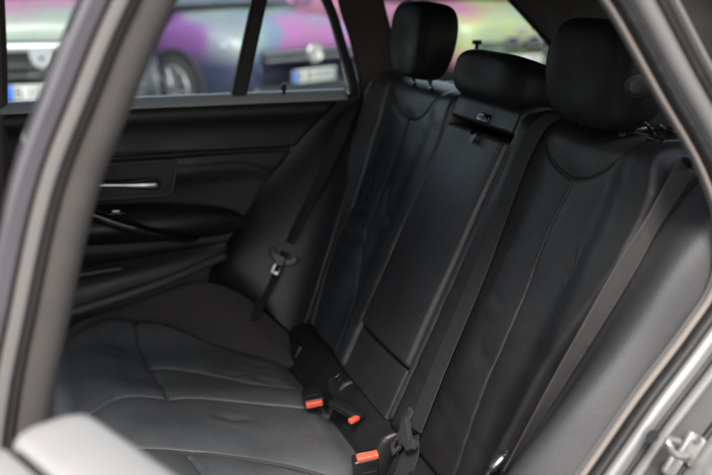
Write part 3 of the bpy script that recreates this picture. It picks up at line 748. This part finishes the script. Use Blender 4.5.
# ---- near doorway: flanges and seals swept along the rear edge of the opening
EDGE = catmull([(-1.6, 1.425), (-1.1, 1.437), (-.80, 1.440), (-.50, 1.436), (-.35, 1.425), (-.295, 1.405), (-.268, 1.380), (-.18, 1.262), (-.098, 1.150), (-.058, 1.06), (-.060, .985), (-.100, .925), (-.178, .830), (-.250, .733), (-.36, .59), (-.46, .47), (-.56, .395), (-.75, .385)], 150)
def sweep(name, sec, m, closed=True, smooth=False, e0=0, e1=150, parent=None):
    """sec: list of (outward, y) forming a closed section"""
    P = EDGE[e0:e1]; n = len(P); V = []; F = []
    for i in range(n):
        t = P[min(i+1, n-1)]-P[max(i-1, 0)]; t /= np.linalg.norm(t); s = np.array([-t[1], t[0]])
        if True: s = np.array([-t[1], t[0]])*1.0
        for o_, y_ in sec: V.append((P[i][0]+s[0]*o_, y_, P[i][1]+s[1]*o_))
    k = len(sec)
    for i in range(n-1):
        for j in range(k): F.append((i*k+j, i*k+(j+1) % k, (i+1)*k+(j+1) % k, (i+1)*k+j))
    F += [tuple(range(k))[::-1], tuple((n-1)*k+j for j in range(k))]
    return mesh(name, V, F, m, parent or car, smooth=smooth)
def circ(o_, y_, r_, n=10, fy=1): return [(o_+r_*math.cos(2*math.pi*k/n), y_+fy*r_*math.sin(2*math.pi*k/n)) for k in range(n)]
sl = sweep('door_seal', circ(.0145, -.772, .0065, 12, 1.5), M['rubber'], smooth=True)
sweep('seal_lip', circ(.0040, -.762, .0042, 10, 1.4), M['seal_beige'], smooth=True, parent=sl)
sweep('seal_fin', circ(.0255, -.768, .0030, 8, 1.5), M['plastic_grey'], smooth=True, parent=sl)
sweep('aperture_flange', [(.002, -.750), (.002, -.755), (.028, -.757), (.030, -.768), (.034, -.776), (.040, -.779), (.048, -.779), (.054, -.775), (.057, -.766), (.057, -.750)], M['flange'], smooth=False)
sweep('door_jamb', [(.0575, -.745), (.0575, -.762), (.066, -.760), (.069, -.764), (.084, -.772), (.088, -.770), (.116, -.790), (.122, -.800), (.122, -.745)], M['jamb'], smooth=False)
sweep('jamb_ridge', [(.069, -.764), (.071, -.776), (.0745, -.781), (.079, -.781), (.082, -.776), (.084, -.764)], M['flange'], smooth=False)
sweep('outer_skin', [(.1225, -.745), (.1225, -.802), (.126, -.820), (.134, -.862), (.146, -.878), (.24, -.888), (.24, -.85), (.16, -.84)], M['flange'], smooth=False)
sweep('drip_channel_seal', [(.0572, -.755), (.0572, -.772), (.0600, -.775), (.0655, -.775), (.0682, -.770), (.0682, -.755)], M['rubber'])
sweep('outer_seal', circ(.1195, -.796, .0055, 10), M['rubber'], smooth=True)
# striker
st = empty('striker_mount', (0, 0, 0)); bpy.data.objects.remove(st)
s0 = ray_y(690, 448, -.800)
Rs = frame((.55, 0, .83), (0, 1, 0))
stk = MB().add(*rbox(s0, (.046, .012, .034), .005, Rs)).build('door_striker', M['steel'], car)
MB().add(*tube(catmull([tuple(ray_y(678, 441, -.808)), tuple(ray_y(668, 441, -.835)), tuple(ray_y(672, 452, -.838)), tuple(ray_y(688, 456, -.808))], 16), .0052, 10)).build('striker_loop', M['steel'], stk, smooth=True)
MB().add(*rbox(ray_y(672, 466, -.803), (.032, .012, .026), .006, Rs)).build('striker_base', M['steel'], stk)
for q in ((697, 440), (690, 462)):
    c_ = ray_y(q[0], q[1], -.8065); MB().add(*tube([c_, c_+Vector((0, -.003, 0))], .0065, 6)).build('bolt', M['tongue'], stk)
for q in ((652, 436),):
    c_ = ray_y(q[0], q[1], -.800); MB().add(*tube([c_, c_+Vector((0, -.002, 0))], .010, 16)).build('rubber_plug', M['plastic_grey'], car)

# ---- near centre pillar (camera side)
def pillar_strip(name, pts, sec, m, smooth=True, parent=None):
    """pts: centreline (x, z); sec: closed section of (x offset, y)"""
    P = catmull(pts, 50); V = []; F = []; n = len(P)
    for i in range(n):
        t = P[min(i+1, n-1)]-P[max(i-1, 0)]; t /= np.linalg.norm(t); s = np.array([-t[1], t[0]])
        for o_, y_ in sec: V.append((P[i][0]+s[0]*o_, y_, P[i][1]+s[1]*o_))
    k = len(sec)
    for i in range(n-1):
        for j in range(k): F.append((i*k+j, i*k+(j+1) % k, (i+1)*k+(j+1) % k, (i+1)*k+j))
    F += [tuple(range(k))[::-1], tuple((n-1)*k+j for j in range(k))]
    return mesh(name, V, F, m, parent or car, smooth=smooth)
PR = [(-.786, 1.42), (-.796, 1.39), (-.828, 1.328), (-.857, 1.266), (-.895, 1.181), (-.937, 1.037), (-.962, .94), (-.985, .80), (-1.0, .55), (-1.0, .38)]     # rear edge of the pillar
# section offsets run forwards (negative x) from the rear edge; path goes downwards so +s is rearwards
def S_(a0, a1, y0, y1, r=.004): return [(-a0, y1), (-a0, y0+r), (-a0-r, y0), (-a1+r, y0), (-a1, y0+r), (-a1, y1)]
cp = pillar_strip('centre_pillar', PR, [(.0, -.72), (.0, -.745), (-.004, -.757), (-.014, -.768), (-.026, -.774), (-.037, -.776), (-.040, -.772), (-.042, -.72)], M['pillar_trim'], smooth=False)
pillar_strip('pillar_seal', PR, [(o_, y_) for o_, y_ in circ(-.0465, -.776, .0045, 10, 1.3)], M['pillar_seal'], parent=cp)
pillar_strip('pillar_flange', PR, [(-.051, -.74), (-.051, -.788), (-.055, -.797), (-.063, -.799), (-.068, -.793), (-.070, -.74)], M['pillar_flange'], smooth=False, parent=cp)
pillar_strip('pillar_cover', PR, [(-.0705, -.74), (-.0705, -.792), (-.074, -.800), (-.088, -.803), (-.094, -.800), (-.096, -.74)], M['pillar_outer'], smooth=False, parent=cp)

# ------------------------------------------------------------------ near rear door, open: its shoulder crosses the lower left corner
nd = empty('rear_door', (-.97, -.90, .4), 0, 'open near rear door, only its pale blurred shoulder showing below the pillar', 'car door')
ang = math.radians(97)                  # swung open past square
H0 = Vector((-.972, -.941, 0)); dl = Vector((.387, -.922, 0))
ds = Vector((-dl.y, dl.x, 0))           # towards the rear of the car (inner face)
if ds.x < 0: ds = -ds
def door_prof(t):
    # (offset towards inside, z) from outer skin over the shoulder to the inner trim
    z = 1.0
    return [(-.125, .35), (-.140, .60), (-.145, .80), (-.130, .90), (-.105, .962), (-.080, .984), (-.058, .990), (-.048, .988), (-.045, .978), (-.038, .978), (-.035, .992), (-.028, z-.002), (-.015, z+.001), (.015, z+.002), (.034, z-.001), (.044, z-.010), (.052, z-.035), (.060, z-.10), (.075, .80), (.10, .70), (.10, .35)]
V = []; F = []
ts = [0, .004, .012, .03, .1, .25, .45, .65, .80, .86, .875, .88]
for t in ts:
    shr = 1 if t not in (0, .88) else .96
    q = door_prof(t)
    cxm = -.02; czm = .70
    for o_, z_ in q:
        s = {0: .955, .004: .98, .012: .995, .88: .955, .875: .985}.get(t, 1)
        V.append(H0+dl*t+ds*(cxm+(o_-cxm)*s)+Vector((0, 0, czm+(z_-czm)*(1-(1-s)*.4))))
k = len(door_prof(0))
for i in range(len(ts)-1):
    for j in range(k): F.append((i*k+j, i*k+(j+1) % k, (i+1)*k+(j+1) % k, (i+1)*k+j))
F += [tuple(range(k))[::-1], tuple((len(ts)-1)*k+j for j in range(k))]
mesh('door_shell', V, F, M['paint'], nd, smooth=False)
sw = [H0+dl*t+ds*(-.0415)+Vector((0, 0, .982)) for t in (.02, .3, .6, .86)]
MB().add(*tube([tuple(p) for p in sw], .0055, 10)).build('window_slot_seal', M['rubber'], nd, smooth=True)

# ------------------------------------------------------------------ parked cars across the road
def ribbon(poly, y0, y1): return plate_xz(poly, y0, y1)
def parked_car(name, label, nose, heading, paint, L=4.3, W=1.78, hood=.98, nosez=.86, roof=1.50, bottom=.22, zoff=.12, wheel=.33, kind='hatch'):
    """local +X is forward, origin under the middle of the nose"""
    e_ = empty(name, (nose[0], nose[1], zoff), heading, label, 'car', 'cars parked across the road')
    hw = W/2
    st_ = [(0.0, .62, bottom+.08, nosez-.34, nosez-.22), (-.03, .74, bottom+.02, nosez-.16, nosez-.06), (-.12, .86, bottom, nosez-.08, nosez+.005), (-.35, .95, bottom, nosez-.01, nosez+.055),
           (-.8, .99, bottom, nosez+.03, nosez+.10), (-1.25, 1.0, bottom, nosez+.06, hood+.03), (-2.2, 1.0, bottom, nosez+.08, hood+.05), (-3.3, 1.0, bottom, nosez+.11, hood+.06), (-L+.15, .95, bottom+.02, nosez+.11, hood+.04), (-L, .86, bottom+.1, nosez-.05, hood-.12)]
    S = catmull(st_, 44); rows = []
    for x, kw, zb, zs, zt in S:
        h_ = hw*kw; half = [(0, zb), (h_*.80, zb), (h_*.96, zb+.08), (h_*1.0, zb+.25), (h_*.995, zs-.14), (h_*.965, zs-.03), (h_*.90, zs+.015), (h_*.72, (zs+zt)/2+.02), (h_*.4, zt-.01), (0, zt)]
        full = catmull(half, 26); row = [(x, y, z) for y, z in full]+[(x, -y, z) for y, z in full[-2:0:-1]]
        rows.append(row)
    k = len(rows[0]); V = [p for r_ in rows for p in r_]; F = []
    for i in range(len(rows)-1):
        for j in range(k): F.append((i*k+j, i*k+(j+1) % k, (i+1)*k+(j+1) % k, (i+1)*k+j))
    F += [tuple(range(k))[::-1], tuple((len(rows)-1)*k+j for j in range(k))]
    body = mesh('body', V, F, paint, e_, world=False)
    # cabin: windows volume and roof
    zb = hood+.02
    def ring(x0, x1, hw_, z): return [(x0, -hw_, z), (x0, hw_, z), (x1, hw_, z), (x1, -hw_, z)]
    r1 = ring(-1.0, -L+.18, hw*.88, zb); r2 = ring(-1.78, -L+.62, hw*.68, roof-.03)
    MB().add(r1+r2, [(3, 2, 1, 0), (4, 5, 6, 7)]+[(i, (i+1) % 4, 4+(i+1) % 4, 4+i) for i in range(4)]).build('windows', M['dark_glass'], e_, world=False)
    v, f = rbox((-(1.78+L-.62)/2, 0, roof-.012), (L-.62-1.78+.10, hw*1.42, .05), .022); MB().add(v, f).build('roof', paint, e_, world=False)
    for i in range(4): MB().add(*tube([r1[i], r2[i]], .035, 8)).build('roof_pillar', paint, e_, world=False)
    MB().add(*rbox((-1.0, 0, zb+.005), (.10, hw*1.5, .03), .01)).build('scuttle', M['lamp_black'], e_, world=False)
    for x in (-.74, -L+.80):
        for s in (-1, 1):
            MB().add(*tube([(x, s*(hw-.10), wheel), (x, s*(hw+.006), wheel)], [wheel+.07, wheel+.06], 36)).build('wheel_arch', M['lamp_black'], e_, world=False)
            w_ = empty('wheel', (x, s*(hw+.002), wheel)); w_.parent = e_
            MB().add(*tube([(0, -s*.2, 0), (0, -s*.01, 0), (0, s*.012, 0), (0, s*.014, 0)], [wheel, wheel, wheel-.02, wheel-.09], 40)).build('tyre', M['tyre'], w_, world=False)
            mb = MB(); mb.add(*tube([(0, s*.015, 0), (0, s*.030, 0)], [.055, .05], 18))
            for q in range(10):
                a_ = 2*math.pi*q/10; mb.add(*tube([(.04*math.cos(a_), s*.024, .04*math.sin(a_)), ((wheel-.09)*math.cos(a_), s*.018, (wheel-.09)*math.sin(a_))], [.020, .016], 6))
            rr = wheel-.095; mb.add(*tube([(rr*math.cos(t), s*.018, rr*math.sin(t)) for t in np.linspace(0, 2*math.pi, 36, endpoint=False)], .017, 8, closed=True))
            mb.build('rim', M['wheel_alloy'], w_, world=False)
    for s in (-1, 1):
        MB().add(*rbox((-1.05, s*(hw+.09), hood+.06), (.10, .18, .12), .04)).build('wing_mirror', paint, e_, world=False)
    return e_, hw
def front_pt(e_, x, y, z): return (x, y, z)
def yz_plate(outline, x0, x1):
    n = len(outline); V = [(x0, y, z) for y, z in outline]+[(x1, y, z) for y, z in outline]
    F = [tuple(range(n)), tuple(range(2*n-1, n-1, -1))]+[(i, n+i, n+(i+1) % n, (i+1) % n) for i in range(n)]
    return V, F
def number_plate(e_, z, text, x=.035):
    pl = MB().add(*rbox((x, 0, z), (.012, .52, .112), .004)).build('number_plate', M['plate'], e_, world=False)
    MB().add(*rbox((x+.002, -.236, z), (.012, .046, .110), .003)).build('country_strip', M['plate_blue'], pl, world=False)
    cu = bpy.data.curves.new('plate_text', 'FONT'); cu.body = text; cu.size = .105; cu.extrude = .001; cu.align_x = 'CENTER'; cu.align_y = 'CENTER'
    tmp = bpy.data.objects.new('tmp', cu); COL.objects.link(tmp); cu.materials.append(M['ink'])
    me = bpy.data.meshes.new_from_object(tmp.evaluated_get(bpy.context.evaluated_depsgraph_get())); bpy.data.objects.remove(tmp)
    to = bpy.data.objects.new('plate_text', me); COL.objects.link(to); to.parent = pl
    to.location = (x+.0075, .025, z); to.rotation_euler = (math.radians(90), 0, math.radians(90))
def headlight(e_, s, hw, z, sy=.36, sz=.14, x=-.10):
    o = MB(); v = []; nu = 20; nv = 10
    for j in range(nv+1):
        for i in range(nu):
            a_ = 2*math.pi*i/nu; r_ = math.sin(math.pi/2*j/nv); 
            y = sy/2*r_*math.copysign(abs(math.cos(a_))**.8, math.cos(a_)); zz = sz/2*r_*math.sin(a_)*(1-.25*math.cos(a_)*s)
            v.append((x+.05*math.cos(math.pi/2*j/nv)-.50*max(0, (s*y)+.02), s*(hw-.30)+y, z+zz))
    f = [(j*nu+i, j*nu+(i+1) % nu, (j+1)*nu+(i+1) % nu, (j+1)*nu+i) for j in range(nv) for i in range(nu)]
    o.add(v, f); o.add([(p[0]-.06, p[1], p[2]) for p in v[-nu:]], [tuple(range(nu))])
    o.build('headlight', M['lens'], e_, smooth=True, world=False)

# car 1: chunky estate-like body with a chrome bar grille and shield badge
P1c = reflection_paint('mint_pink_reflections', [(.80, .22, .56), (.82, .28, .58), (.74, .38, .56), (.50, .60, .52), (.56, .60, .58)], 1.1, (3.1, 1.2, 0), side=.8)
th1 = math.radians(-90-5)
c1, hw = parked_car('parked_car', 'car with painted mint and pink sky reflections, a bright grille bar and shield badge', (-.80, 5.72), th1, P1c, hood=1.07, nosez=.98, roof=1.62, zoff=.12, W=1.60, wheel=.35, L=4.3)
MB().add(*rbox((.010, 0, .660), (.10, 1.16, .30), .04)).build('grille', M['lamp_black'], c1, world=False)
for k in range(3): MB().add(*rbox((.064, 0, .56+.075*k), (.012, 1.10, .020), .005)).build('grille_bar', M['plastic_grey'], c1, world=False)
MB().add(*rbox((.080, 0, .765), (.09, 1.26, .060), .02)).build('chrome_bar', M['alloy'], c1, world=False)
sh = [(-.085, .775), (.085, .775), (.078, .70), (.05, .645), (.0, .620), (-.05, .645), (-.078, .70)]
bd = MB().add(*yz_plate(sh, .110, .130)).build('shield_badge', M['alloy'], c1, world=False)
MB().add(*yz_plate([(-.018, .705), (.018, .705), (.012, .68), (-.012, .68)], .130, .133)).build('badge_cutout', M['lamp_black'], bd, world=False)
number_plate(c1, .448, 'B 105 KTY', x=.085)
MB().add(*rbox((.0, 0, .36), (.12, 1.5, .20), .05)).build('bumper_intake', M['lamp_black'], c1, world=False)
for s in (-1, 1): headlight(c1, s, hw, .80)
# car 2: hatchback with round badge, teal and violet reflections painted on
P2c = reflection_paint('teal_violet_reflections', [(.34, .12, .48), (.42, .46, .54), (.46, .58, .55), (.30, .44, .62), (.74, .26, .66), (.66, .30, .60), (.40, .34, .60)], 1.4, (0.2, 4.4, 1.0), low=((.012, .018, .05), .52, .70), side=.6)
th2 = math.radians(-90+29)
c2, hw = parked_car('parked_car', 'hatchback with painted teal and violet sky reflections, dark lower panels and a round badge', (1.42, 6.46), th2, P2c, hood=.97, nosez=.83, zoff=.12, wheel=.30, L=4.2)
MB().add(*rbox((.0, 0, .605), (.10, 1.12, .085), .03)).build('grille', M['lamp_black'], c2, world=False)
for dz in (-.03, .03): MB().add(*rbox((.052, 0, .605+dz), (.012, 1.10, .010), .003)).build('grille_bar', M['alloy'], c2, world=False)
ring_ = [(.072, .078*math.cos(t), .615+.078*math.sin(t)) for t in np.linspace(0, 2*math.pi, 36, endpoint=False)]
bd = MB().add(*tube([(.05, 0, .615), (.068, 0, .615)], [.080, .080], 36)).build('round_badge', M['alloy'], c2, world=False)
MB().add(*tube(ring_, .008, 8, closed=True)).build('badge_ring', M['chrome'], bd, smooth=True, world=False)
mb = MB()
for pa_, pb2 in (((-.03, .065), (0, .008)), ((0, .008), (.03, .065)), ((-.06, .035), (-.028, -.06)), ((-.028, -.06), (0, -.008)), ((0, -.008), (.028, -.06)), ((.028, -.06), (.06, .035))):
    mb.add(*tube([(.073, pa_[0], .615+pa_[1]), (.073, pb2[0], .615+pb2[1])], .006, 6))
mb.build('badge_letters', M['chrome'], bd, world=False)
number_plate(c2, .425, 'B 30 RWD', x=.06)
MB().add(*rbox((.0, 0, .30), (.12, 1.35, .14), .05)).build('bumper_intake', M['lamp_black'], c2, world=False)
for s in (-1, 1): headlight(c2, s, hw, .70, sy=.42, sz=.17)
# car 3: saloon with twin kidney grille, pink and green reflections painted on
P3c = reflection_paint('pink_lime_reflections', [(.75, .28, .48), (.72, .48, .34), (.60, .66, .30), (.42, .62, .46), (.66, .60, .62)], 1.6, (7.3, 2.6, 2.0), side=1.1)
th3 = math.radians(-90+8)
c3, hw = parked_car('parked_car', 'saloon with painted pink and lime sky reflections and a twin oval grille, seen past the far head restraint', (4.35, 8.15), th3, P3c, hood=.98, nosez=.80, zoff=.12, wheel=.32, L=4.5)
for s in (-1, 1):
    ol = [(s*(.135-.095*math.copysign(abs(math.cos(t))**.6, math.cos(t))), .545+(.048-.010*math.cos(t))*math.copysign(abs(math.sin(t))**.6, math.sin(t))) for t in np.linspace(0, 2*math.pi, 36, endpoint=False)]
    g = MB().add(*yz_plate(ol, .02, .055)).build('grille', M['lamp_black'], c3, world=False)
    MB().add(*tube([(.055, y, z) for y, z in ol], .005, 8, closed=True)).build('grille_surround', M['alloy'], g, smooth=True, world=False)
    headlight(c3, s, hw, .60, sy=.38, sz=.14)
MB().add(*tube([(.0, 0, .665), (.03, 0, .655)], [.045, .042], 24)).build('round_badge', M['alloy'], c3, world=False)
number_plate(c3, .33, 'B 71 LMN', x=.06)
MB().add(*rbox((.0, 0, .25), (.12, 1.35, .10), .04)).build('bumper_intake', M['lamp_black'], c3, world=False)
